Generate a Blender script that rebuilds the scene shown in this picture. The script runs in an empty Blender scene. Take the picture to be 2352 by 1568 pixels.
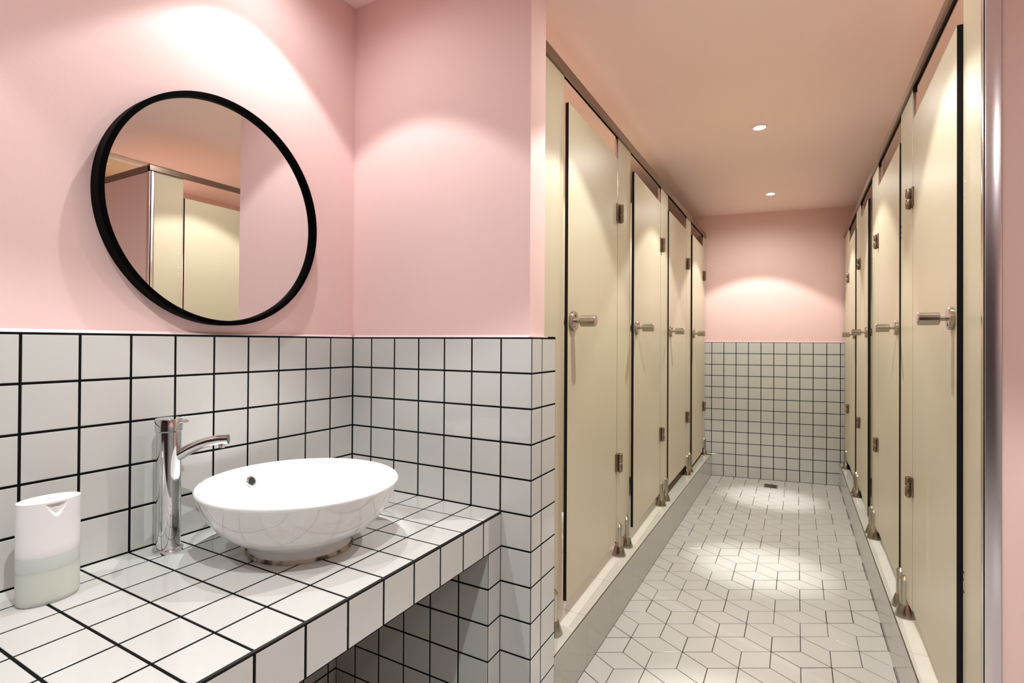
import bpy, bmesh, math, random
from mathutils import Vector, Matrix
random.seed(7)
PI = math.pi
scn = bpy.context.scene
COL = scn.collection

# ------------------------------------------------------------------ materials
def mat(name, col, rough=0.5, metal=0.0, spec=0.5, coat=0.0, bump=0.0, bscale=60.0, var=0.0, vscale=8.0,
        rvar=0.0, trans=0.0, ior=1.45, emit=None, estr=0.0, sss=0.0):
    m = bpy.data.materials.new(name); m.use_nodes = True
    nt = m.node_tree; b = nt.nodes['Principled BSDF']
    b.inputs['Base Color'].default_value = (*col, 1)
    b.inputs['Roughness'].default_value = rough
    b.inputs['Metallic'].default_value = metal
    b.inputs['Specular IOR Level'].default_value = spec
    b.inputs['Coat Weight'].default_value = coat
    b.inputs['Transmission Weight'].default_value = trans
    b.inputs['IOR'].default_value = ior
    if sss:
        b.inputs['Subsurface Weight'].default_value = sss
        b.inputs['Subsurface Radius'].default_value = (0.02, 0.02, 0.02)
    if emit:
        b.inputs['Emission Color'].default_value = (*emit, 1); b.inputs['Emission Strength'].default_value = estr
    if bump or var or rvar:
        tc = nt.nodes.new('ShaderNodeTexCoord')
    if bump:
        n = nt.nodes.new('ShaderNodeTexNoise'); n.inputs['Scale'].default_value = bscale; n.inputs['Detail'].default_value = 4
        bp = nt.nodes.new('ShaderNodeBump'); bp.inputs['Strength'].default_value = bump; bp.inputs['Distance'].default_value = 0.004
        nt.links.new(tc.outputs['Object'], n.inputs['Vector']); nt.links.new(n.outputs['Fac'], bp.inputs['Height'])
        nt.links.new(bp.outputs['Normal'], b.inputs['Normal'])
    if var:
        n = nt.nodes.new('ShaderNodeTexNoise'); n.inputs['Scale'].default_value = vscale; n.inputs['Detail'].default_value = 5
        mx = nt.nodes.new('ShaderNodeMix'); mx.data_type = 'RGBA'
        mx.inputs[6].default_value = (*[c*(1-var) for c in col], 1); mx.inputs[7].default_value = (*[min(1, c*(1+var)) for c in col], 1)
        nt.links.new(tc.outputs['Object'], n.inputs['Vector']); nt.links.new(n.outputs['Fac'], mx.inputs[0])
        nt.links.new(mx.outputs[2], b.inputs['Base Color'])
    if rvar:
        n = nt.nodes.new('ShaderNodeTexNoise'); n.inputs['Scale'].default_value = vscale*2; n.inputs['Detail'].default_value = 3
        mr = nt.nodes.new('ShaderNodeMapRange'); mr.inputs['To Min'].default_value = max(0, rough-rvar); mr.inputs['To Max'].default_value = rough+rvar
        nt.links.new(tc.outputs['Object'], n.inputs['Vector']); nt.links.new(n.outputs['Fac'], mr.inputs['Value'])
        nt.links.new(mr.outputs['Result'], b.inputs['Roughness'])
    return m

M = {}
M['pink'] = mat('pink_plaster', (0.81, 0.575, 0.545), 0.75, spec=0.25, bump=0.06, bscale=90, var=0.025, vscale=3)
M['pink_ceiling'] = mat('pink_ceiling_paint', (0.92, 0.715, 0.665), 0.8, spec=0.2, var=0.015, vscale=2)
M['pink_panel'] = mat('pink_laminate', (0.88, 0.62, 0.54), 0.4, spec=0.4, bump=0.03, bscale=300)
M['caulk'] = mat('pale_sealant', (0.85, 0.70, 0.68), 0.5)
M['tile'] = mat('white_glazed_tile', (0.555, 0.55, 0.525), 0.07, spec=0.5, var=0.012, vscale=5, rvar=0.03)
M['grout'] = mat('black_grout', (0.003, 0.003, 0.004), 0.7, spec=0.12, var=0.4, vscale=90)
M['floor_tile'] = mat('white_floor_tile', (0.53, 0.515, 0.49), 0.16, spec=0.5, var=0.03, vscale=4, rvar=0.05)
M['floor_grout'] = mat('grey_floor_grout', (0.035, 0.032, 0.027), 0.8, var=0.7, vscale=14)
M['ledge_tile'] = mat('polished_pale_stone', (0.60, 0.59, 0.52), 0.09, spec=0.5, var=0.012, vscale=4)
M['riser_tile'] = mat('shade_darkened_riser_stone', (0.40, 0.39, 0.345), 0.14, spec=0.5, var=0.012, vscale=4)  # darker than the top slabs: the riser's shade is put into its colour
M['ledge_joint'] = mat('ledge_joint_dirt', (0.10, 0.075, 0.055), 0.8, var=0.5, vscale=30)
M['cream'] = mat('cream_laminate', (0.55, 0.485, 0.355), 0.36, spec=0.4, bump=0.04, bscale=350, var=0.012, vscale=3)
M['core'] = mat('black_core_and_groove_shade', (0.006, 0.005, 0.006), 0.45, spec=0.3)
M['rail'] = mat('brown_anodised_rail', (0.25, 0.185, 0.145), 0.3, metal=0.9)
M['nickel'] = mat('satin_nickel', (0.44, 0.395, 0.325), 0.24, metal=1.0, rvar=0.06, vscale=20)
M['bronze'] = mat('dark_bronze', (0.27, 0.20, 0.155), 0.3, metal=0.95)
M['chrome'] = mat('polished_chrome', (0.68, 0.69, 0.70), 0.05, metal=1.0, rvar=0.03, vscale=35)
M['trim_metal'] = mat('brushed_edge_profile', (0.80, 0.74, 0.74), 0.26, metal=1.0)
M['edge_metal'] = mat('dark_edge_strip', (0.006, 0.0055, 0.005), 0.45, spec=0.25)
M['black_metal'] = mat('matt_black_frame', (0.0008, 0.0008, 0.0008), 0.5, spec=0.03)
M['mirror'] = mat('silvered_glass', (0.86, 0.86, 0.86), 0.0, metal=1.0)
M['ceramic'] = mat('white_ceramic', (0.78, 0.775, 0.765), 0.04, spec=0.6, coat=0.5)
M['hole'] = mat('dark_opening', (0.004, 0.004, 0.004), 0.6)
M['white_plastic'] = mat('white_plastic', (0.82, 0.80, 0.80), 0.35, spec=0.4)
M['frost_empty'] = mat('frosted_bottle_empty', (0.52, 0.55, 0.52), 0.36, spec=0.4)
M['frost'] = mat('frosted_bottle', (0.86, 0.89, 0.85), 0.42, spec=0.4, trans=0.72, ior=1.12)
M['soap'] = mat('milky_soap', (0.84, 0.85, 0.79), 0.4)
M['grey_mark'] = mat('grey_print', (0.45, 0.43, 0.43), 0.5)
M['fitting'] = mat('pale_light_fitting', (0.80, 0.70, 0.58), 0.4)
M['lens'] = mat('lamp_lens', (1, 1, 1), 0.4, emit=(1.0, 0.96, 0.90), estr=30.0)
M['air_unit'] = mat('cream_air_unit', (0.62, 0.55, 0.34), 0.5)
M['maroon'] = mat('dark_maroon_paint', (0.055, 0.012, 0.016), 0.5)
M['dark_door'] = mat('dark_brown_door', (0.03, 0.018, 0.014), 0.4)

def frosted():
    m = M['frost']; nt = m.node_tree; b = nt.nodes['Principled BSDF']
    b.inputs['Base Color'].default_value = (0.80, 0.815, 0.775, 1); b.inputs['Transmission Weight'].default_value = 0.0; b.inputs['Roughness'].default_value = 0.38
    tr = nt.nodes.new('ShaderNodeBsdfTranslucent'); tr.inputs['Color'].default_value = (0.94, 0.95, 0.92, 1)
    mx = nt.nodes.new('ShaderNodeMixShader'); mx.inputs[0].default_value = 0.55
    nt.links.new(b.outputs[0], mx.inputs[1]); nt.links.new(tr.outputs[0], mx.inputs[2]); nt.links.new(mx.outputs[0], nt.nodes['Material Output'].inputs['Surface'])
frosted()

# grime round the foot of the basin: noise between grey-white sealant and brown mould
def grime():
    m = bpy.data.materials.new('stained_sealant'); m.use_nodes = True
    nt = m.node_tree; b = nt.nodes['Principled BSDF']; b.inputs['Roughness'].default_value = 0.5
    tc = nt.nodes.new('ShaderNodeTexCoord'); n = nt.nodes.new('ShaderNodeTexNoise'); n.inputs['Scale'].default_value = 28; n.inputs['Detail'].default_value = 6
    r = nt.nodes.new('ShaderNodeValToRGB'); e = r.color_ramp.elements
    e[0].position = 0.36; e[0].color = (0.022, 0.013, 0.008, 1); e[1].position = 0.56; e[1].color = (0.50, 0.42, 0.33, 1)
    x = r.color_ramp.elements.new(0.47); x.color = (0.16, 0.11, 0.07, 1)
    nt.links.new(tc.outputs['Object'], n.inputs['Vector']); nt.links.new(n.outputs['Fac'], r.inputs['Fac']); nt.links.new(r.outputs['Color'], b.inputs['Base Color'])
    return m
M['grime'] = grime()

# ------------------------------------------------------------------ mesh helpers
def box(bm, x0, x1, y0, y1, z0, z1, mi=0, bev=0.0):
    t = bmesh.new()
    vs = [t.verts.new((x, y, z)) for x in (x0, x1) for y in (y0, y1) for z in (z0, z1)]
    for f in ((0, 1, 3, 2), (4, 6, 7, 5), (0, 4, 5, 1), (2, 3, 7, 6), (0, 2, 6, 4), (1, 5, 7, 3)):
        t.faces.new([vs[i] for i in f])
    if bev: bmesh.ops.bevel(t, geom=t.edges[:], offset=bev, segments=2, affect='EDGES', profile=0.5)
    merge(bm, t, mi)

def merge(bm, t, mi=None, mx=None):
    if mx: bmesh.ops.transform(t, matrix=mx, verts=t.verts)
    vm = {}
    for v in t.verts: vm[v] = bm.verts.new(v.co)
    for f in t.faces:
        try: n = bm.faces.new([vm[v] for v in f.verts])
        except ValueError: continue
        n.material_index = f.material_index if mi is None else mi
    t.free()

def lathe(bm, prof, seg=32, mx=None, mi=0, sx=1.0, sy=1.0):
    """prof: list of (r, z). r==0 ends are closed with a single vertex."""
    t = bmesh.new(); rings = []
    for r, z in prof:
        if r < 1e-7: rings.append([t.verts.new((0, 0, z))])
        else: rings.append([t.verts.new((r*sx*math.cos(2*PI*k/seg), r*sy*math.sin(2*PI*k/seg), z)) for k in range(seg)])
    for a, b in zip(rings[:-1], rings[1:]):
        for k in range(seg):
            k2 = (k+1) % seg
            q = ([a[0], b[k2], b[k]] if len(a) == 1 else [a[k], a[k2], b[0]] if len(b) == 1 else [a[k], a[k2], b[k2], b[k]])
            if len(a) == 1 and len(b) == 1: continue
            t.faces.new(q)
    merge(bm, t, mi, mx)

def tube(bm, pts, radii, seg=16, mi=0, cap=True, flat=1.0):
    t = bmesh.new(); rings = []; pts = [Vector(p) for p in pts]
    up = Vector((0, 0, 1))
    for i, p in enumerate(pts):
        d = (pts[min(i+1, len(pts)-1)]-pts[max(i-1, 0)]).normalized()
        s = d.cross(up)
        s = s.normalized() if s.length > 1e-4 else Vector((1, 0, 0)); u = s.cross(d).normalized()
        r = radii[i] if isinstance(radii, (list, tuple)) else radii
        rings.append([t.verts.new(p+s*r*math.cos(2*PI*k/seg)+u*r*flat*math.sin(2*PI*k/seg)) for k in range(seg)])
    for a, b in zip(rings[:-1], rings[1:]):
        for k in range(seg): t.faces.new([a[k], a[(k+1) % seg], b[(k+1) % seg], b[k]])
    if cap: t.faces.new(rings[0][::-1]); t.faces.new(rings[-1])
    bmesh.ops.recalc_face_normals(t, faces=t.faces)
    merge(bm, t, mi)

def prism(bm, poly, y0, y1, mi=0, axis='Y'):
    """extrude an (a, z) outline along an axis"""
    t = bmesh.new()
    P = (lambda a, z, y: (a, y, z)) if axis == 'Y' else (lambda a, z, y: (y, a, z)) if axis == 'X' else (lambda a, z, y: (a, z, y))
    A = [t.verts.new(P(a, z, y0)) for a, z in poly]; B = [t.verts.new(P(a, z, y1)) for a, z in poly]
    n = len(poly)
    t.faces.new(A); t.faces.new(B[::-1])
    for i in range(n): t.faces.new([A[i], B[i], B[(i+1) % n], A[(i+1) % n]])
    bmesh.ops.recalc_face_normals(t, faces=t.faces)
    merge(bm, t, mi)

def build(name, bm, mats, parent=None, smooth=35, loc=None, fixn=True):
    if fixn: bmesh.ops.recalc_face_normals(bm, faces=bm.faces)
    me = bpy.data.meshes.new(name); bm.to_mesh(me); bm.free()
    for m in (mats if isinstance(mats, (list, tuple)) else [mats]): me.materials.append(M[m])
    if smooth:
        for p in me.polygons: p.use_smooth = True
        me.set_sharp_from_angle(angle=math.radians(smooth))
    o = bpy.data.objects.new(name, me); COL.objects.link(o)
    if loc: o.location = loc
    if parent: o.parent = parent
    return o

def tag(o, label, cat, group=None, kind='thing'):
    o['label'] = label; o['category'] = cat; o['kind'] = kind
    if group: o['group'] = group
    return o

def empty(name, loc, rz=0.0):
    o = bpy.data.objects.new(name, None); COL.objects.link(o); o.empty_display_size = 0.05
    o.location = loc; o.rotation_euler = (0, 0, rz); return o

def structure(name, bm, mats, smooth=0):
    o = build(name, bm, mats, smooth=smooth, fixn=False); o['kind'] = 'structure'; return o

def quad(bm, pts, mi=0):
    f = bm.faces.new([bm.verts.new(p) for p in pts]); f.material_index = mi; return f

def tiles(bm, O, u, v, us, vs, g=0.0054, h=0.0012, mi=0, wob=0.0016):
    """one bevelled glazed tile per cell, standing h proud of the grout; O + u*a + v*b is the grout plane"""
    O, u, v = Vector(O), Vector(u).normalized(), Vector(v).normalized(); n = u.cross(v)
    for a0, a1 in zip(us[:-1], us[1:]):
        for b0, b1 in zip(vs[:-1], vs[1:]):
            x0, x1, y0, y1 = a0+g/2, a1-g/2, b0+g/2, b1-g/2
            if x1-x0 < 0.004 or y1-y0 < 0.004: continue
            tu, tv = random.gauss(0, wob), random.gauss(0, wob); cx, cy = (x0+x1)/2, (y0+y1)/2
            e = 0.0009
            P = lambda a, b, z: O+u*a+v*b+n*(z+(tu*(a-cx)+tv*(b-cy))*0.6)
            lo = [bm.verts.new(O+u*a+v*b) for a, b in ((x0, y0), (x1, y0), (x1, y1), (x0, y1))]
            md = [bm.verts.new(P(a, b, h-0.0005)) for a, b in ((x0, y0), (x1, y0), (x1, y1), (x0, y1))]
            hi = [bm.verts.new(P(a, b, h)) for a, b in ((x0+e, y0+e), (x1-e, y0+e), (x1-e, y1-e), (x0+e, y1-e))]
            for A, B in ((lo, md), (md, hi)):
                for k in range(4):
                    f = bm.faces.new([A[k], A[(k+1) % 4], B[(k+1) % 4], B[k]]); f.material_index = mi
            f = bm.faces.new(hi); f.material_index = mi

def frange(a, b, s=0.1):
    out = [a]; 
    while out[-1]+s < b-1e-6: out.append(out[-1]+s)
    out.append(b); return out

# ------------------------------------------------------------------ dimensions (metres, tile pitch 0.1)
H = 2.349                      # ceiling
ZT = 1.2                      # top of the tiling
ROWS = [0.1*k for k in range(13)]
XL, XR = 0.605, 1.676         # front faces of the two cubicle rows
FA = 0.1768; FX, FY = 0.6623, 3.789   # far wall: yaw and the tile origin
FU = Vector((math.cos(FA), math.sin(FA), 0))
FR = 0.0012                   # tile proud of grout
X0, X1, Y0 = -0.75, 2.95, -2.95

# ------------------------------------------------------------------ setting
# floor: rhombus tiles laid as tumbling blocks
bm = bmesh.new()
box(bm, X0-0.1, X1+0.1, Y0-0.1, 4.45, -0.08, -0.0010, 1)
dx, dy = 0.0985, 0.1187
OX, OY = 1.342, 1.510
def rhomb(c, e1, e2):
    P = [Vector((c[0], c[1])), Vector((c[0]+e1[0], c[1]+e1[1])), Vector((c[0]+e1[0]+e2[0], c[1]+e1[1]+e2[1])), Vector((c[0]+e2[0], c[1]+e2[1]))]
    mid = sum(P, Vector((0, 0)))/4
    if not (X0 < mid.x < X1 and Y0 < mid.y < 4.35): return
    if mid.x < 0.5 and mid.y > 0.1: return
    if mid.x > 1.8 and mid.y > 0.2: return
    g = 0.0010+0.0010*random.random()
    tu, tv = random.gauss(0, 0.0012), random.gauss(0, 0.0012)
    def ins(q, k):
        out = []
        for i in range(4):
            a, b, c2 = q[i-1], q[i], q[(i+1) % 4]
            d1, d2 = (b-a).normalized(), (c2-b).normalized()
            n1, n2 = Vector((-d1.y, d1.x)), Vector((-d2.y, d2.x)); s = 1+n1.dot(n2)
            out.append(b+(n1+n2)*(k/s))
        return out
    if (P[1]-P[0]).cross(P[2]-P[1]) < 0: P = P[::-1]
    A, B = ins(P, g), ins(P, g+0.0008)
    lo = [bm.verts.new((p.x, p.y, -0.0012)) for p in A]
    md = [bm.verts.new((p.x, p.y, -0.0004)) for p in A]
    hi = [bm.verts.new((p.x, p.y, 0.0+tu*(p.x-mid.x)+tv*(p.y-mid.y))) for p in B]
    for S, T in ((lo, md), (md, hi)):
        for k in range(4): bm.faces.new([S[k], S[(k+1) % 4], T[(k+1) % 4], T[k]])
    bm.faces.new(hi)
for j in range(-27, 18):
    for i in range(-24, 20):
        cx = OX+2*dx*i+(dx if j % 2 else 0)
        cy = OY+1.5*dy*j
        up, ur, ul = (0, dy), (dx, dy/2), (-dx, dy/2)
        dr, dl = (dx, -dy/2), (-dx, -dy/2)
        rhomb((cx, cy), up, ur)        # towards the next six-way point up right
        rhomb((cx, cy), up, ul)
        rhomb((cx, cy), ur, dr)        # along x
structure('floor', bm, ['floor_tile', 'floor_grout'])

bm = bmesh.new(); box(bm, X0-0.1, X1+0.1, Y0-0.1, 4.6, H, H+0.1)
structure('ceiling', bm, ['pink_ceiling'])

# wall with the mirror (x = 0)
bm = bmesh.new()
box(bm, -0.14, -FR, Y0-0.1, 0.05, 0, ZT+0.0025, 1)
box(bm, -0.14, -0.010, Y0-0.1, 0.05, ZT+0.0025, H, 2)
us = [0.1*k for k in range(30)]
tiles(bm, (-FR, 0, 0), (0, -1, 0), (0, 0, 1), [0]+us[1:], ROWS)     # normal = u x v = (-1,0,0): flip below
bmesh.ops.recalc_face_normals(bm, faces=bm.faces)
# caulk bead along the top of the tiles
prism(bm, [(-0.010, ZT+0.0025), (-0.001, ZT+0.0025), (-0.004, ZT+0.0055), (-0.010, ZT+0.009)], Y0, 0.0, 3)
# tiles were raised along -x; mirror them to +x
for v in bm.verts:
    if v.co.x < -FR-1e-7 and v.co.x > -0.009 and v.co.z <= ZT+1e-4: v.co.x = -2*FR-v.co.x
bmesh.ops.recalc_face_normals(bm, faces=bm.faces)
structure('wall_left', bm, ['tile', 'grout', 'pink', 'caulk'])

# short wall that closes the basin bay and carries on behind the cubicles (y = 0)
bm = bmesh.new()
box(bm, 0.0, 0.685-FR, FR, 0.168, 0, ZT+0.0025, 1)
box(bm, X0, 0.0, 0.05, 0.168, 0, H, 2)
box(bm, -0.02, 0.672, 0.010, 0.110, ZT+0.0025, H, 2)
tiles(bm, (0, FR, 0), (1, 0, 0), (0, 0, 1), [0, .085, .185, .285, .385, .485, .585, .685], ROWS, h=FR)
tiles(bm, (0.685-FR, 0, 0), (0, 1, 0), (0, 0, 1), [0, .068, .168], ROWS, h=FR)
prism(bm, [(0.010, ZT+0.0025), (0.001, ZT+0.0025), (0.004, ZT+0.0055), (0.010, ZT+0.009)], 0, 0.672, 3, axis='X')
box(bm, 0.671, 0.684, 0.002, 0.166, ZT+0.0025, ZT+0.005, 3)
box(bm, 0.0, 0.684, 0.109, 0.166, ZT+0.0025, ZT+0.005, 3)
bmesh.ops.recalc_face_normals(bm, faces=bm.faces)
structure('wall_divider', bm, ['tile', 'grout', 'pink', 'caulk'])

# far wall of the corridor
bm = bmesh.new()
t = bmesh.new()
box(t, -1.8, 2.5, FR, 0.14, 0, ZT+0.0025, 1); box(t, -1.8, 2.5, 0.010, 0.14, ZT+0.0025, H, 2)
tiles(t, (0, FR, 0), (1, 0, 0), (0, 0, 1), [0.1*k for k in range(-14, 23)], ROWS, g=0.0056, h=FR)
prism(t, [(0.010, ZT+0.0025), (0.001, ZT+0.0025), (0.010, ZT+0.006)], -1.5, 2.4, 3, axis='X')
bmesh.ops.recalc_face_normals(t, faces=t.faces)
merge(bm, t, None, Matrix.Translation((FX, FY, 0)) @ Matrix.Rotation(FA, 4, 'Z'))
structure('wall_back', bm, ['tile', 'grout', 'pink', 'caulk'])

# side walls behind the cubicles, and the room behind the camera
bm = bmesh.new(); box(bm, X0-0.1, X0, 0.1, 4.0, 0, H); structure('wall_side', bm, ['pink'])
bm = bmesh.new()
box(bm, X1+0.01, X1+0.1, Y0-0.1, 4.5, ZT, H, 2); box(bm, X1+FR, X1+0.1, Y0-0.1, 4.5, 0, ZT, 1)
t = bmesh.new(); tiles(t, (0, FR, 0), (1, 0, 0), (0, 0, 1), [0.1*k for k in range(0, 31)], ROWS, h=FR)
merge(bm, t, 0, Matrix.Translation((X1, 0.05, 0)) @ Matrix.Rotation(-PI/2, 4, 'Z'))
bmesh.ops.recalc_face_normals(bm, faces=bm.faces)
structure('wall_right', bm, ['tile', 'grout', 'pink'])
bm = bmesh.new()
for a, b, z0, z1, m_ in ((X0, 0.9, 0, H, 0), (2.3, X1, 0, H, 0), (0.9, 2.3, 2.05, H, 0)): box(bm, a, b, Y0-0.1, Y0, z0, z1, m_)
structure('wall_front', bm, ['maroon'])
bm = bmesh.new(); box(bm, 0.9, 2.3, Y0-0.08, Y0-0.03, 0, 2.05); d_ = structure('door_1', bm, ['dark_door'])
bm = bmesh.new(); tube(bm, [(1.0, Y0-0.03, 1.0), (1.0, Y0+0.02, 1.0), (1.10, Y0+0.02, 1.0)], 0.009, 10); build('door_handle', bm, 'nickel', d_)

# ------------------------------------------------------------------ tiled counter
CY0 = -2.2
root = tag(empty('washbasin_counter', (0.3, -1.0, 0)), 'white tiled counter with black grout carrying the round basin', 'counter')
def part(name, bm, mats, parent, smooth=0, fixn=True):
    o = build(name, bm, mats, parent, smooth, fixn=fixn)
    if parent:
        w = Matrix.Translation(parent.location) @ Matrix.Rotation(parent.rotation_euler[2], 4, 'Z') if parent.parent is None else None
        o.matrix_parent_inverse = w.inverted() if w else Matrix.Identity(4)
    return o
bm = bmesh.new(); box(bm, 0.001, 0.590-FR, CY0, -0.001, 0.6, 0.7-FR, 1)
tiles(bm, (0, 0, 0.7-FR), (0, 1, 0), (-1, 0, 0), [-2.2+0.1*k for k in range(23)], [-0.588, -0.485, -0.385, -0.285, -0.185, -0.085, 0.0005], h=FR, g=0.0052, wob=0.0010)
part('tiled_worktop', bm, ['tile', 'grout'], root)
bm = bmesh.new()
tiles(bm, (0.590-FR, 0, 0), (0, 1, 0), (0, 0, 1), [-2.2+0.1*k for k in range(23)], [0.600, 0.6965], h=FR, g=0.0054)
part('tiled_front_edge', bm, ['tile'], root)
bm = bmesh.new()
prism(bm, [(0.5860, 0.6995), (0.5878, 0.7012), (0.5906, 0.6990), (0.5906, 0.6962), (0.589, 0.6962)], CY0, -0.002)
part('edge_strip', bm, ['edge_metal'], root)
bm = bmesh.new(); box(bm, 0.003, 0.588-FR, -0.068, -0.002, 0.002, 0.5995, 1)
tiles(bm, (0, -0.068, 0), (1, 0, 0), (0, 0, 1), [0.002, .088, .188, .288, .388, .488, .588], ROWS[:7], h=FR)
tiles(bm, (0.588-FR, 0, 0), (0, 1, 0), (0, 0, 1), [-0.07, 0.0], ROWS[:7], h=FR)
part('tiled_support', bm, ['tile', 'grout'], root)

# ------------------------------------------------------------------ round mirror
MY, MZ, MR = -0.482, 1.526, 0.2985
mroot = tag(empty('wall_mirror', (-0.010, MY, MZ)), 'round wall mirror in a black metal frame above the basin', 'mirror')
RX = Matrix.Rotation(PI/2, 4, 'Y')
bm = bmesh.new()
lathe(bm, [(MR, 0.0), (MR, 0.0345), (MR-0.0015, 0.036), (MR-0.0115, 0.036), (MR-0.0125, 0.0345), (MR-0.0125, 0.020), (MR-0.0125, 0.0)], 128, RX)
build('mirror_frame', bm, 'black_metal', mroot)
bm = bmesh.new(); lathe(bm, [(0, 0.006), (MR-0.0128, 0.006), (MR-0.0128, 0.022), (0, 0.022)], 128, RX)
o = build('mirror_glass', bm, 'mirror', mroot, smooth=30); o.rotation_euler = (0, math.radians(0.2), 0)      # hangs a touch forward

# ------------------------------------------------------------------ vessel basin
BX, BY = 0.298, -0.465
broot = tag(empty('vessel_basin', (BX, BY, 0.7006)), 'round white ceramic vessel basin standing on the tiled counter', 'basin')
bm = bmesh.new()
R = 0.229
outer = [(0.112, 0.0), (0.118, 0.002), (0.1175, 0.020), (0.122, 0.027), (0.146, 0.038), (0.170, 0.054), (0.190, 0.074), (0.206, 0.097), (0.218, 0.122), (0.2265, 0.146), (R, 0.1515)]
rim = [(R-0.0008, 0.1545), (R-0.0045, 0.157), (R-0.009, 0.1560), (R-0.0125, 0.1525)]
inner = [(0.211, 0.140), (0.203, 0.118), (0.190, 0.094), (0.172, 0.070), (0.148, 0.049), (0.118, 0.034), (0.082, 0.025), (0.045, 0.020), (0.024, 0.018), (0.024, 0.004), (0, 0.004)]
lathe(bm, [(0, 0)]+outer+rim+inner, 96)
build('bowl', bm, 'ceramic', broot, smooth=60)
bm = bmesh.new(); lathe(bm, [(0.1165, 0.0), (0.1210, 0.0), (0.1198, 0.0022), (0.1186, 0.006), (0.1172, 0.0095)], 96)
for k in range(40):     # uneven blobs of old sealant
    a = random.random()*2*PI; r = 0.119+random.random()*0.003; s = 0.002+random.random()*0.0035
    t = bmesh.new(); bmesh.ops.create_icosphere(t, subdivisions=1, radius=s)
    merge(bm, t, 0, Matrix.Translation((r*math.cos(a), r*math.sin(a), s*0.9)) @ Matrix.Rotation(a, 4, 'Z') @ Matrix.Diagonal((0.6, 1.6, 0.9, 1)))
o = build('sealant_ring', bm, 'grime', broot); o['label'] = 'brown stained sealant ring'
bm = bmesh.new(); lathe(bm, [(0, 0.018), (0.0225, 0.018), (0.0235, 0.0205), (0.020, 0.0225), (0.016, 0.0235), (0, 0.0245)], 40)
o = build('drain', bm, 'chrome', broot); o['label'] = 'chrome waste plug'
# overflow on the inner wall, on the tap side
oa = math.radians(178); orad, oz = 0.2000, 0.1215
od = Vector((-math.cos(oa), -math.sin(oa), 0)); slope = math.atan2(0.022, 0.008)
omx = Matrix.Translation((orad*math.cos(oa), orad*math.sin(oa), oz)) @ Matrix.Rotation(oa+PI, 4, 'Z') @ Matrix.Rotation(PI/2-math.radians(22), 4, 'Y')
bm = bmesh.new(); lathe(bm, [(0.0092, -0.004), (0.0138, -0.003), (0.0138, 0.001), (0.0122, 0.0028), (0.0100, 0.0030), (0.0090, 0.0015), (0.0090, -0.004)], 40, omx)
o = build('overflow_ring', bm, 'chrome', broot); o['label'] = 'chrome overflow ring'
bm = bmesh.new(); lathe(bm, [(0, 0.0014), (0.0091, 0.0014), (0.0091, -0.004), (0, -0.004)], 24, omx)
build('overflow_hole', bm, 'hole', broot)

# ------------------------------------------------------------------ tall mixer tap
TX, TY = 0.062, -0.648
troot = tag(empty('mixer_tap', (TX, TY, 0.7)), 'tall chrome mixer tap with a curved spout reaching over the basin', 'tap')
bm = bmesh.new()
lathe(bm, [(0, 0), (0.0315, 0), (0.0318, 0.002), (0.0315, 0.0055), (0.0290, 0.0075), (0.0262, 0.009), (0.0262, 0.276), (0, 0.276)], 48)
build('column', bm, 'chrome', troot)
bm = bmesh.new()
lathe(bm, [(0, 0.2775), (0.0268, 0.2775), (0.0285, 0.279), (0.0285, 0.304), (0.0270, 0.3065), (0, 0.307)], 48)
build('tap_cap', bm, 'chrome', troot)
sa = math.radians(37); sd = Vector((math.cos(sa), math.sin(sa), 0))
bm = bmesh.new()
pts = [sd*0.012+Vector((0, 0, 0.216)), sd*0.026+Vector((0, 0, 0.222)), sd*0.045+Vector((0, 0, 0.2335)), sd*0.066+Vector((0, 0, 0.2435)), sd*0.088+Vector((0, 0, 0.2505)), sd*0.110+Vector((0, 0, 0.2545)), sd*0.132+Vector((0, 0, 0.2555))]
tube(bm, pts, [0.0125, 0.0125, 0.0122, 0.0118, 0.0116, 0.0114, 0.0112], 24)
sp = build('spout', bm, 'chrome', troot)
bm = bmesh.new(); e = sd*0.117
lathe(bm, [(0, 0.236), (0.0065, 0.236), (0.0068, 0.2375), (0.0068, 0.247), (0, 0.247)], 24, Matrix.Translation((e.x, e.y, 0)))
ae = build('aerator', bm, 'nickel', sp)
la = math.radians(28); ld = Vector((math.cos(la), math.sin(la), 0))
bm = bmesh.new()
tube(bm, [ld*0.018+Vector((0, 0, 0.298)), ld*0.027+Vector((0, 0, 0.2995)), ld*0.034+Vector((0, 0, 0.3005)), ld*0.041+Vector((0, 0, 0.3005)), ld*0.0465+Vector((0, 0, 0.2995))], [0.0085, 0.0075, 0.0058, 0.0062, 0.002], 16, flat=0.62)
build('lever', bm, 'chrome', troot)

# ------------------------------------------------------------------ soap dispenser
SX, SY = 0.104, -0.889
sroot = tag(empty('soap_dispenser', (SX, SY, 0.7)), 'oval soap dispenser with white cap and frosted bottle by the tiled wall', 'soap dispenser')
AX, AY = 0.034, 0.049
bm = bmesh.new()
lathe(bm, [(0, 0), (0.90, 0), (0.975, 0.003), (1.0, 0.009), (1.0, 0.064), (1.0, 0.0865), (0.985, 0.088), (0.93, 0.088), (0.93, 0.012), (0.88, 0.0065), (0, 0.0065)], 72, None, 0, AX, AY)
for f in bm.faces:
    f.material_index = 1 if f.calc_center_median().z > 0.064 else 0
build('bottle', bm, ['frost', 'frost_empty'], sroot)
bm = bmesh.new()
lathe(bm, [(0, 0.0085), (0.86, 0.0085), (0.91, 0.013), (0.91, 0.066), (0, 0.066)], 64, None, 0, AX, AY)
build('liquid_soap', bm, 'soap', sroot)
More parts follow.
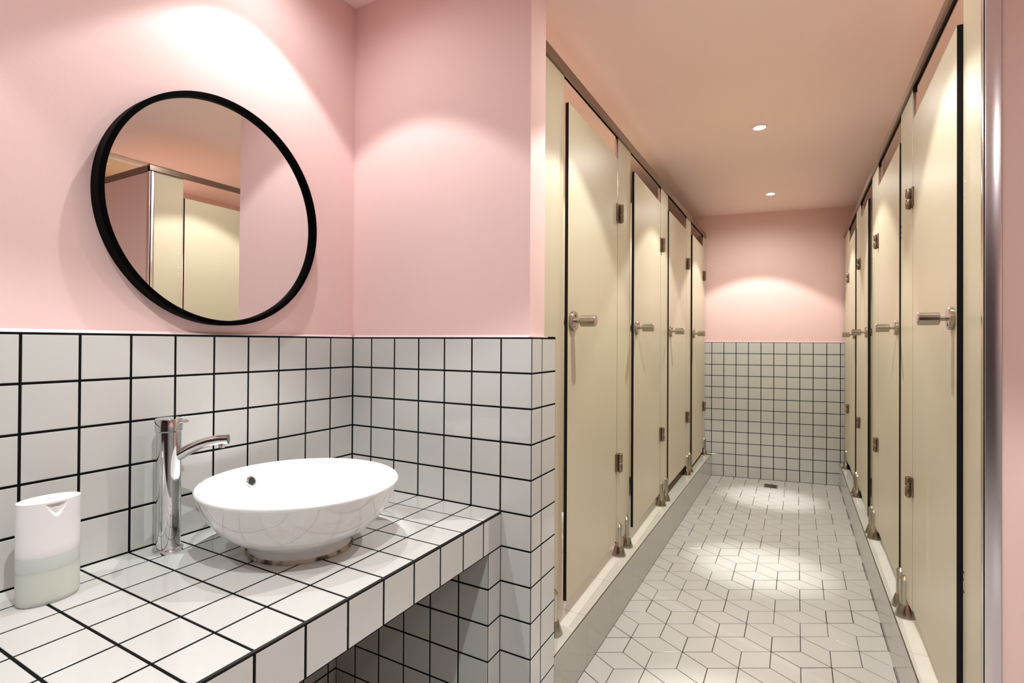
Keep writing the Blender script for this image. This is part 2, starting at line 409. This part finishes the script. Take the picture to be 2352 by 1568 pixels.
# cap: oval shell whose front (+x) has a scooped notch under the lid
bm = bmesh.new(); seg = 360; zs = [0.088, 0.0895, 0.105, 0.12, 0.13, 0.14, 0.15]+[0.158+0.001*k for k in range(27)]
rings = []
def notch(a, z):
    # depth of the scoop: a cone with its axis leaving the front of the cap, deepest under the lid
    y = AY*math.sin(a)
    if math.cos(a) <= 0: return 0.0
    top, bot = 0.1865, 0.160
    if z < bot: return 0.0
    hw = 0.0180*((z-bot)/(top-bot))**0.62
    if abs(y) >= hw: return 0.0
    k = 1-(abs(y)/hw)**2
    return 0.0150*((z-bot)/(top-bot))**0.8*k**1.15
for z in zs:
    s = 0.985 if z == 0.088 else 1.0
    rings.append([bm.verts.new((AX*s*math.cos(2*PI*k/seg)-notch(2*PI*k/seg, z), AY*s*math.sin(2*PI*k/seg), z)) for k in range(seg)])
for a, b in zip(rings[:-1], rings[1:]):
    for k in range(seg): bm.faces.new([a[k], a[(k+1) % seg], b[(k+1) % seg], b[k]])
bm.faces.new(rings[0][::-1]); bm.faces.new(rings[-1])
cap = build('pump_cap', bm, 'white_plastic', sroot, smooth=40)
bm = bmesh.new(); n_ = 180; pl = []
for k in range(n_):
    a = 2*PI*k/n_; x = AX*math.cos(a); y = AY*math.sin(a)
    pl.append((min(x, AX*0.93), y))
for z0, z1 in ((0.184, 0.1875),): prism(bm, pl, z0, z1, 0, axis='Z')
build('lid', bm, 'white_plastic', sroot, smooth=40)
bm = bmesh.new(); box(bm, 0.002, 0.005, -0.003, 0.001, 0.1875, 0.1878); box(bm, 0.002, 0.005, 0.0025, 0.0045, 0.1875, 0.1878)
o = build('printed_mark', bm, 'grey_mark', sroot); o['label'] = 'small grey print on the lid'
bm = bmesh.new(); lathe(bm, [(0, 0.160), (0.0035, 0.160), (0.005, 0.164), (0.006, 0.176), (0, 0.178)], 20, Matrix.Translation((0.0250, 0, 0)))
build('nozzle', bm, 'white_plastic', sroot)

# ------------------------------------------------------------------ raised platforms under the cubicles
def platform(name, xa, xb, xe, h, joints_top, joints_face, y0, label, s):
    # xe = corridor edge; s = +1 when the corridor lies towards +x
    r = tag(empty(name, ((xa+xb)/2, 2.0, 0)), label, 'plinth')
    yend = FY+(xe-FX)*math.tan(FA)-0.003
    ycor = lambda x: FY+(x-FX)*math.tan(FA)-0.003
    bm = bmesh.new()
    A = [(xa, y0), (xb, y0), (xb, ycor(xb)), (xa, ycor(xa))]
    lo = [bm.verts.new((x, y, 0)) for x, y in A]; hi = [bm.verts.new((x, y, h-0.001)) for x, y in A]
    bm.faces.new(lo[::-1]); bm.faces.new(hi)
    for k in range(4): bm.faces.new([lo[k], lo[(k+1) % 4], hi[(k+1) % 4], hi[k]])
    part('platform_core', bm, ['ledge_joint'], r)
    bm = bmesh.new()
    ys = [y0]+[y for y in joints_top if y > y0]+[yend]
    for k in range(len(ys)-1):
        a, b = ys[k]+0.0008, ys[k+1]-0.0008
        xs = [xe-s*0.004, xe-s*0.30, xe-s*0.62, xe-s*0.94, xe-s*1.24]
        for p, q in zip(xs[:-1], xs[1:]):
            b2 = min(b, ycor(min(p, q))-0.001)
            if b2 > a+0.004: box(bm, min(p, q)+0.0008, max(p, q)-0.0008, a, b2, h-0.006, h, 0, 0.0008)
    part('top_slabs', bm, ['ledge_tile'], r, 0)
    bm = bmesh.new(); ys = [y0]+[y for y in joints_face if y > y0]+[yend]
    for k in range(len(ys)-1):
        x = sorted((xe, xe-s*0.006)); box(bm, x[0], x[1], ys[k]+0.0006, ys[k+1]-0.0006, 0.004, h-0.0025, 0, 0.0007)
    part('riser_slabs', bm, ['riser_tile'], r, 0)
platform('cubicle_platform', X0+0.003, 0.6640, 0.6646, 0.191, [0.512+0.315*k for k in range(11)], [0.513+0.315*k for k in range(11)], 0.170,
         'pale stone step carrying the cubicle row that starts behind the tiled pillar', 1)
platform('cubicle_platform', 1.6402, X1-0.003, 1.6396, 0.185, [0.215+0.315*k for k in range(12)], [0.24+0.3135*k for k in range(12)], 0.20,
         'pale stone step carrying the cubicle row opposite the tiled pillar', -1)

# ------------------------------------------------------------------ cubicle fittings, built once for a corridor towards +x
TH = 0.013
def laminate_box(bm, x0, x1, y0, y1, z0, z1):
    """panel whose two broad faces are laminate (slot 0) and whose edges show the black core (slot 1)"""
    t = bmesh.new(); box(t, x0, x1, y0, y1, z0, z1, 0, 0.0012)
    bmesh.ops.recalc_face_normals(t, faces=t.faces)
    for f in t.faces: f.material_index = 0 if abs(f.normal.x) > 0.9 else 1
    merge(bm, t)

def lock_parts(root, s, k, loc):
    mx = Matrix.Translation(loc) @ Matrix.Rotation(s*PI/2, 4, 'Y')          # local z -> out of the door
    bm = bmesh.new(); lathe(bm, [(0, 0), (0.035*k, 0), (0.036*k, 0.002), (0.036*k, 0.011*k), (0.0335*k, 0.014*k), (0, 0.0145*k)], 48, mx)
    x = loc[0]
    lathe(bm, [(0, 0.0142*k), (0.0048*k, 0.0142*k), (0.0048*k, 0.0152*k), (0, 0.0152*k)], 16, mx @ Matrix.Translation((-0.019*k, -0.002, 0)), 1)
    box(bm, *sorted((x+s*0.0142*k, x+s*0.0155*k)), loc[1]-0.006*k, loc[1]+0.006*k, loc[2]-0.026*k, loc[2]-0.012*k, 2, 0.0005)
    build('lock_plate', bm, ['nickel', 'hole', 'white_plastic'], root)
    bm = bmesh.new()
    lathe(bm, [(0, 0.013*k), (0.0075*k, 0.013*k), (0.0075*k, 0.034*k), (0.0195*k, 0.034*k), (0.0205*k, 0.036*k), (0.0205*k, 0.050*k), (0.0200*k, 0.0501*k), (0.0200*k, 0.0519*k), (0.0205*k, 0.0520*k), (0.0205*k, 0.0685*k), (0.0200*k, 0.0686*k), (0.0200*k, 0.0704*k), (0.0205*k, 0.0705*k), (0.0205*k, 0.086*k), (0.0185*k, 0.089*k), (0, 0.0895*k)], 40, mx)
    build('knob', bm, 'nickel', root, smooth=25)
    bm = bmesh.new(); lathe(bm, [(0, -0.024), (0.024*k, -0.024), (0.026*k, -0.022), (0.026*k, -0.0135), (0, -0.0135)], 32, mx)
    build('inner_rose', bm, 'nickel', root)

def hinge_mesh(s, k, hw):
    bm = bmesh.new(); r = 0.0125*k
    bx = s*r
    for z0, z1 in ((-hw, -0.002), (0.002, hw)):
        lathe(bm, [(0, z0), (r*0.9, z0), (r, z0+0.002), (r, z1-0.0015), (r*0.9, z1), (0, z1)], 24, Matrix.Translation((bx, 0.013*k, 0)))
    lathe(bm, [(0, -hw-0.004), (r*0.55, -hw-0.004), (r*0.55, hw), (0, hw)], 16, Matrix.Translation((bx, 0.013*k, 0)))
    box(bm, *sorted((s*0.0002, s*0.007*k)), -0.024*k, 0.004, -hw*0.92, hw*1.04, 0, 0.0008)
    box(bm, *sorted((-s*0.001, s*0.004*k)), 0.004, 0.013*k, -hw*0.9, hw*0.9, 0, 0.0008)
    return bm

def hold(o, parent):
    """parent an object that was placed in world space (all cubicle empties are unrotated)"""
    o.parent = parent; o.location = Vector(o.location)-parent.location; return o

def make_door(root, Xf, s, y0, y1, ang, zb, zt, zlock, zh, k, hw):
    """the leaf's origin is its hinge edge; it runs towards -y from there"""
    w = y1-y0-0.008; yh = y1-0.004
    bm = bmesh.new(); laminate_box(bm, *sorted((-s*TH, 0)), -w, 0, 0, zt-zb)
    d = build('door', bm, ['cream', 'core'], None, smooth=20, loc=(Xf, yh, zb)); d.rotation_euler = (0, 0, s*ang)
    hold(d, root)
    lock_parts(d, s, k, (0, -w+0.043*k+0.002, zlock-zb))
    for z in zh:
        o = build('hinge', hinge_mesh(s, k, hw), 'bronze', d); o.location = (0, 0.002, z-zb); o['label'] = 'dark bronze hinge'
    return d

def leg_mesh(s, h0, hp):
    """cone foot, solid rod up to the panel edge, half rod in front of the panel"""
    bm = bmesh.new()
    lathe(bm, [(0, 0), (0.033, 0), (0.0332, 0.0015), (0.0195, 0.043), (0.0185, 0.045), (0, 0.045)], 36)
    lathe(bm, [(0, 0.0448), (0.0166, 0.0448), (0.0166, hp), (0, hp)], 32)
    t = bmesh.new(); n = 14; top = h0
    pl = [(0.0166*math.sin(a)*1.0, 0.0166*math.cos(a)) for a in [PI*i/n for i in range(n+1)]]
    lo = [t.verts.new((s*(x), y, hp-0.001)) for x, y in pl]; mi_ = [t.verts.new((s*x, y, top-0.012)) for x, y in pl]
    hi = [t.verts.new((s*x*0.45, y*0.45, top)) for x, y in pl]
    for A, B in ((lo, mi_), (mi_, hi)):
        for i in range(n+1): t.faces.new([A[i], A[(i+1) % (n+1)], B[(i+1) % (n+1)], B[i]])
    t.faces.new(lo[::-1]); t.faces.new(hi)
    merge(bm, t)
    return bm

def make_panel(root, Xf, s, y0, y1, zb, zt, zl, legs, trim=True):
    yc = (y0+y1)/2
    bm = bmesh.new(); laminate_box(bm, *sorted((-s*TH, 0)), y0-yc, y1-yc, zb-zl, zt-zl)
    r = build('fixed_panel', bm, ['cream', 'core'], None, smooth=20, loc=(Xf, yc, zl)); hold(r, root)
    if trim:
        bm = bmesh.new(); box(bm, *sorted((-s*(TH+0.004), -s*0.001)), y0-yc-0.0015, y0-yc+0.006, zb-zl+0.02, zt-zl-0.031, 0, 0.0005)
        build('edge_profile', bm, 'trim_metal', r)
    for y in legs:
        o = build('leg', leg_mesh(s, 0.148, zb-zl), 'nickel', r); o.location = (0, y-yc, 0); o['label'] = 'metal leg with a cone foot'
    return r

def make_divider(root, xa, xb, y, zt):
    bm = bmesh.new(); box(bm, xa, xb, -0.006, 0.006, 0.32, zt, 0, 0.001)
    hold(build('divider', bm, ['cream'], None, 20, loc=(0, y, 0)), root)

def screw_hole(panel, y, z):
    bm = bmesh.new(); lathe(bm, [(0, 0.0006), (0.0034, 0.0004), (0.004, 0.0), (0, -0.001)], 14, Matrix.Rotation(-PI/2, 4, 'Y'))
    o = build('screw_hole', bm, 'hole', panel); o.location = (0, y, z); o['label'] = 'old dark screw hole'

# --- row behind the tiled pillar (corridor towards +x)
ZBL, ZTL, ZRL = 0.258, 2.046, 2.170
doorsL = [(0.418, 1.076, 0.0254), (1.291, 1.972, 0.0274), (2.173, 2.840, 0.0111), (3.030, 3.655, 0.0191)]
pilL = [(0.172, 0.418, [0.345]), (1.076, 1.291, [1.118, 1.240]), (1.972, 2.173, [2.000, 2.122]), (2.840, 3.030, [2.885, 2.985]), (3.655, 3.768, [3.735])]
labL = ['toilet cubicle with cream door beside the tiled pillar, nearest of its row', 'second toilet cubicle from the tiled pillar, in the row behind that pillar',
        'third toilet cubicle from the tiled pillar, in the row behind that pillar', 'toilet cubicle next to the far wall, in the row behind the tiled pillar']
for k, ((y0, y1, a), l) in enumerate(zip(doorsL, labL)):
    c = tag(empty('toilet_cubicle', (XL, (y0+y1)/2, 0.191)), l, 'toilet cubicle', 'toilet cubicles in the row behind the tiled pillar')
    make_door(c, XL, 1, y0, y1, a, ZBL+(0.012 if k < 3 else -0.03), ZTL, 1.266, (1.790, 0.632), 1.0, 0.041)
    if k == 0: make_panel(c, XL, 1, *pilL[0][:2], ZBL, ZRL, 0.191, pilL[0][2])
    p = pilL[k+1]; make_panel(c, XL, 1, p[0], p[1], ZBL, ZRL, 0.191, p[2])
    if k < 3: make_divider(c, X0+0.002, XL-TH-0.006, (p[0]+p[1])/2+0.01, 2.10)
# --- row opposite (corridor towards -x)
ZBR, ZTR, ZRR = 0.258, 1.972, 2.098
doorsR = [(0.345, 0.987, 0.0178), (1.226, 1.879, 0.0076), (2.122, 2.723, 0.0317), (2.975, 3.555, 0.0122)]
pilR = [(0.1935, 0.345, []), (0.987, 1.226, [1.125, 1.211]), (1.879, 2.122, [2.025, 2.106]), (2.723, 2.975, [2.880, 2.957]), (3.555, 3.950, [3.780])]
labR = ['toilet cubicle with cream door and pink side panel, nearest the camera', 'second toilet cubicle from the pink side panel, opposite the tiled pillar',
        'toilet cubicle with its cream door slightly ajar, third from the pink side panel', 'toilet cubicle next to the far wall, in the row opposite the tiled pillar']
for k, ((y0, y1, a), l) in enumerate(zip(doorsR, labR)):
    c = tag(empty('toilet_cubicle', (XR, (y0+y1)/2, 0.185)), l, 'toilet cubicle', 'toilet cubicles in the row opposite the tiled pillar')
    make_door(c, XR, -1, y0, y1, a, ZBR+0.010, ZTR, 1.254, (1.700, 0.692), 0.8, 0.034)
    p = pilR[k+1]; make_panel(c, XR, -1, p[0], p[1], ZBR, ZRR, 0.185, p[2])
    if k < 3: make_divider(c, XR+TH+0.006, X1-0.002, (p[0]+p[1])/2+0.03, 2.05)
    if k in (0, 1):
        fp = [c_ for c_ in c.children if c_.name.startswith('fixed_panel')][0]
        for dz in (-0.021, 0.0, 0.022): screw_hole(fp, p[1]-(p[0]+p[1])/2-0.008, 1.62-0.185+dz)
    if k: continue
    p = make_panel(c, XR, -1, *pilR[0][:2], 0.20, ZRR, 0.185, [], trim=False)
    bm = bmesh.new()        # scratches in the laminate along the lock edge
    for q in range(9):
        box(bm, -0.0006, 0.0004, 0.052+random.random()*0.008, 0.0540+random.random()*0.008, 1.53-0.185+q*0.016, 1.533-0.185+q*0.016+random.random()*0.006)
    for y_, z_ in ((0.068, 0.640), (0.073, 0.622), (0.068, 0.594)): screw_hole(p, y_, z_-0.185)
    o = build('chipped_edge', bm, 'white_plastic', p); o['label'] = 'pale chips along the panel edge'
    # side panel closing the row, with metal corner profiles
    bm = bmesh.new(); box(bm, 1.702, X1-0.002, -0.009, 0.007, 0.20, 2.076, 0, 0.001)
    e_ = hold(build('side_panel', bm, ['pink_panel'], None, 20, loc=(0, 0.180, 0)), c); e_['label'] = 'pink laminate side panel'
    bm = bmesh.new(); box(bm, 1.6748, 1.7015, -0.0125, -0.0080, 0.20, 2.076, 0, 0.0012)
    o = build('corner_profile', bm, ['trim_metal'], e_, 30); o['label'] = 'brushed metal corner profile'
    bm = bmesh.new(); box(bm, 1.6735, 1.6765, -0.0040, 0.0125, 0.20, 2.076, 0, 0.0008); o = build('face_profile', bm, ['trim_metal'], e_, 30); o['label'] = 'polished metal edge strip'
    bm = bmesh.new(); box(bm, 1.6738, 1.7015, -0.0090, -0.0042, 0.20, 2.076); build('gasket', bm, ['core'], e_)

# --- head rails
def rail(name, prof, y0, y1, loc, label, axis='Y'):
    bm = bmesh.new(); prism(bm, prof, y0, y1, 0, axis)
    zz = [p[1] for p in prof]; gi = [prof[7], prof[8]]; lo_, hi_ = sorted((gi[0][0], gi[1][0]))
    for f in bm.faces:          # channel faces blackened: the groove's shade is put into the colour
        c = f.calc_center_median(); a = c.x if axis == 'Y' else c.y
        if len(f.verts) == 4 and lo_-1e-5 <= a <= hi_+1e-5 and c.z < max(zz)-0.008: f.material_index = 1
    return tag(build(name, bm, ['rail', 'core'], None, 30, loc), label, 'head rail')
def uprof(s, z0, z1, zi, w_in=0.017, w_out=0.009):
    """channel over the panel tops: outer lip down to z0, inner lip down to zi"""
    a, b, top = w_out, -w_in, z1-0.012
    return [(s*a, z0+0.003), (s*a, z1-0.005), (s*(a-0.003), z1), (s*(b+0.003), z1), (s*b, z1-0.004), (s*b, zi), (s*(b+0.0025), zi),
            (s*(b+0.0025), top), (s*0.0015, top), (s*0.0015, z0), (s*(a-0.002), z0)]
rail('head_rail', uprof(1, 2.1415, 2.184, 2.154), 0.112, 3.770, (XL, 0, 0), 'brown metal head rail above the cubicle doors behind the tiled pillar')
rail('head_rail', uprof(-1, 2.078, 2.112, 2.094), 0.165, 3.955, (XR, 0, 0), 'brown metal head rail above the cubicle doors opposite the tiled pillar')
rail('head_rail', uprof(-1, 2.078, 2.112, 2.080), 1.694, X1, (0, 0.175, 0), 'dark metal head rail along the top of the pink end panel', axis='X')

# ------------------------------------------------------------------ floor drain
dr = tag(empty('floor_drain', (1.142, 3.645, 0.0)), 'square metal floor drain in front of the far tiled wall', 'drain')
bm = bmesh.new()
for a, b, c, d in ((-.05, .05, -.062, -.052), (-.05, .05, .052, .062), (-.05, -.040, -.052, .052), (.040, .05, -.052, .052)): box(bm, a, b, c, d, 0.0002, 0.003, 0, 0.0006)
build('drain_frame', bm, 'nickel', dr)
bm = bmesh.new(); box(bm, -.04, .04, -.052, .052, 0.0002, 0.001); build('drain_well', bm, 'hole', dr)
bm = bmesh.new()
for k in range(7): box(bm, -.039, .039, -.047+k*0.0145, -.040+k*0.0145, 0.0010, 0.0026)
build('grille', bm, 'bronze', dr)

# ------------------------------------------------------------------ air unit seen in the mirror
ar = tag(empty('air_conditioner', (2.72, 0.26, H)), 'cream ceiling air conditioner above the pink end panel, seen in the mirror', 'air conditioner')
bm = bmesh.new(); box(bm, -0.24, 0.20, -0.32, 0.30, -0.020, -0.001, 0, 0.004)
build('unit_body', bm, 'air_unit', ar)
bm = bmesh.new(); box(bm, -0.27, -0.24, -0.34, 0.31, -0.026, -0.001, 0, 0.003); build('side_flap', bm, 'white_plastic', ar)
bm = bmesh.new()
for k in range(8): box(bm, -0.12, 0.12, -0.24+k*0.05, -0.215+k*0.05, -0.023, -0.019)
build('intake_grille', bm, 'caulk', ar)

# ------------------------------------------------------------------ downlights
def downlight(x, y, label, energy, col, spot=1.64, blend=0.19, R_=0.041, rad=0.012, spill=0.34, core=240):
    r = tag(empty('ceiling_downlight', (x, y, H)), label, 'ceiling light', 'recessed ceiling downlights')
    bm = bmesh.new(); lathe(bm, [(R_*0.70, -0.0005), (R_*0.72, -0.0035), (R_*0.95, -0.0045), (R_, -0.003), (R_, -0.0005)], 48)
    build('trim_ring', bm, 'fitting', r)
    bm = bmesh.new(); lathe(bm, [(0, -0.003), (R_*0.69, -0.003), (R_*0.69, -0.0005), (0, -0.0005)], 40)
    build('lens', bm, 'lens', r)
    L = bpy.data.lights.new('downlight_beam', 'SPOT'); L.energy = energy; L.color = col; L.spot_size = spot; L.spot_blend = blend; L.shadow_soft_size = rad
    S = bpy.data.lights.new('downlight_spill', 'SPOT'); S.energy = energy*spill; S.color = col; S.spot_size = 2.95; S.spot_blend = 0.7; S.shadow_soft_size = rad
    so = bpy.data.objects.new('downlight_spill', S); COL.objects.link(so); so.parent = r; so.location = (0, 0, -0.012)
    K = bpy.data.lights.new('downlight_core', 'SPOT'); K.energy = core; K.color = col; K.spot_size = 0.36; K.spot_blend = 1.0; K.shadow_soft_size = rad
    ko = bpy.data.objects.new('downlight_core', K); COL.objects.link(ko); ko.parent = r; ko.location = (0, 0, -0.012)
    lo = bpy.data.objects.new('downlight_beam', L); COL.objects.link(lo); lo.parent = r; lo.location = (0, 0, -0.012)
WN = (0.975, 0.985, 0.955); WC = (0.935, 0.985, 1.0)
CL = [
 (0.25, -0.42, 'ceiling downlight over the round basin', 21, WC, 1.62),
 (0.25, -1.50, 'ceiling downlight over the counter beside the soap dispenser', 24, WC, 1.62),
 (1.10, -1.10, 'ceiling downlight over the open floor facing the mirror', 56, WC, 1.75),
 (2.30, -1.20, 'added unseen ceiling downlight brightening the pink side panel', 42, WC, 1.75),  # extra lamp out of view, added to brighten the side panel
 (1.16, 0.38, 'ceiling downlight over the first pair of cubicle doors', 50, WN, 1.72),
 (1.152, 1.82, 'ceiling downlight halfway along the corridor, nearer of the two in view', 52, WN, 1.72),
 (1.150, 3.26, 'ceiling downlight just before the far tiled wall', 52, WN, 1.72),
 (2.46, 0.66, 'ceiling downlight inside the cubicle by the air conditioner, seen in the mirror', 46, WN, 1.9),
 (2.35, 1.95, 'ceiling downlight inside the second and third cubicles opposite the pillar', 46, WN, 1.9),
 (-0.05, 0.75, 'ceiling downlight inside the cubicle directly behind the mirror wall', 46, WN, 1.9),
 (-0.05, 1.65, 'ceiling downlight inside the second cubicle behind the mirror wall', 46, WN, 1.9),
]
for c in CL: downlight(*c[:3], c[3], c[4], c[5])

# ------------------------------------------------------------------ world, camera, view
w = bpy.data.worlds.new('World'); scn.world = w; w.use_nodes = True
w.node_tree.nodes['Background'].inputs[0].default_value = (0.9, 0.8, 0.75, 1); w.node_tree.nodes['Background'].inputs[1].default_value = 0.0

rx, ry, rz = 0.0061, 0.0060, 0.5247
def rot(c, s, kind):
    return {'z': Matrix(((c, s, 0), (-s, c, 0), (0, 0, 1))), 'x': Matrix(((1, 0, 0), (0, c, s), (0, -s, c))), 'y': Matrix(((c, 0, s), (0, 1, 0), (-s, 0, c)))}[kind]
Rm = rot(math.cos(ry), math.sin(ry), 'y') @ rot(math.cos(rx), math.sin(rx), 'x') @ rot(math.cos(rz), math.sin(rz), 'z')
Rt = Rm.transposed()
right, fwd, upv = Rt @ Vector((1, 0, 0)), Rt @ Vector((0, 1, 0)), Rt @ Vector((0, 0, 1))
cam = bpy.data.cameras.new('Camera'); co = bpy.data.objects.new('Camera', cam); COL.objects.link(co)
mw = Matrix((right, upv, -fwd)).transposed().to_4x4(); mw.translation = Vector((1.3262, -1.3334, 1.1875)); co.matrix_world = mw
cam.sensor_fit = 'HORIZONTAL'; cam.sensor_width = 36.0; cam.lens = 1208.83*36/2352
cam.shift_x = (1176-1129.89)/2352; cam.shift_y = (778.47-784)/2352
cam.clip_start = 0.02; cam.clip_end = 50
scn.camera = co
vs_ = scn.view_settings; vs_.view_transform = 'Standard'; vs_.look = 'None'; vs_.gamma = 1.0; vs_.use_curve_mapping = False
vs_.exposure = -0.08
scn.cycles.max_bounces = 12; scn.cycles.diffuse_bounces = 8; scn.cycles.glossy_bounces = 6; scn.cycles.transmission_bounces = 8
scn.cycles.caustics_reflective = False; scn.cycles.caustics_refractive = False
scn.cycles.sample_clamp_indirect = 6.0
scn.cycles.use_denoising = True
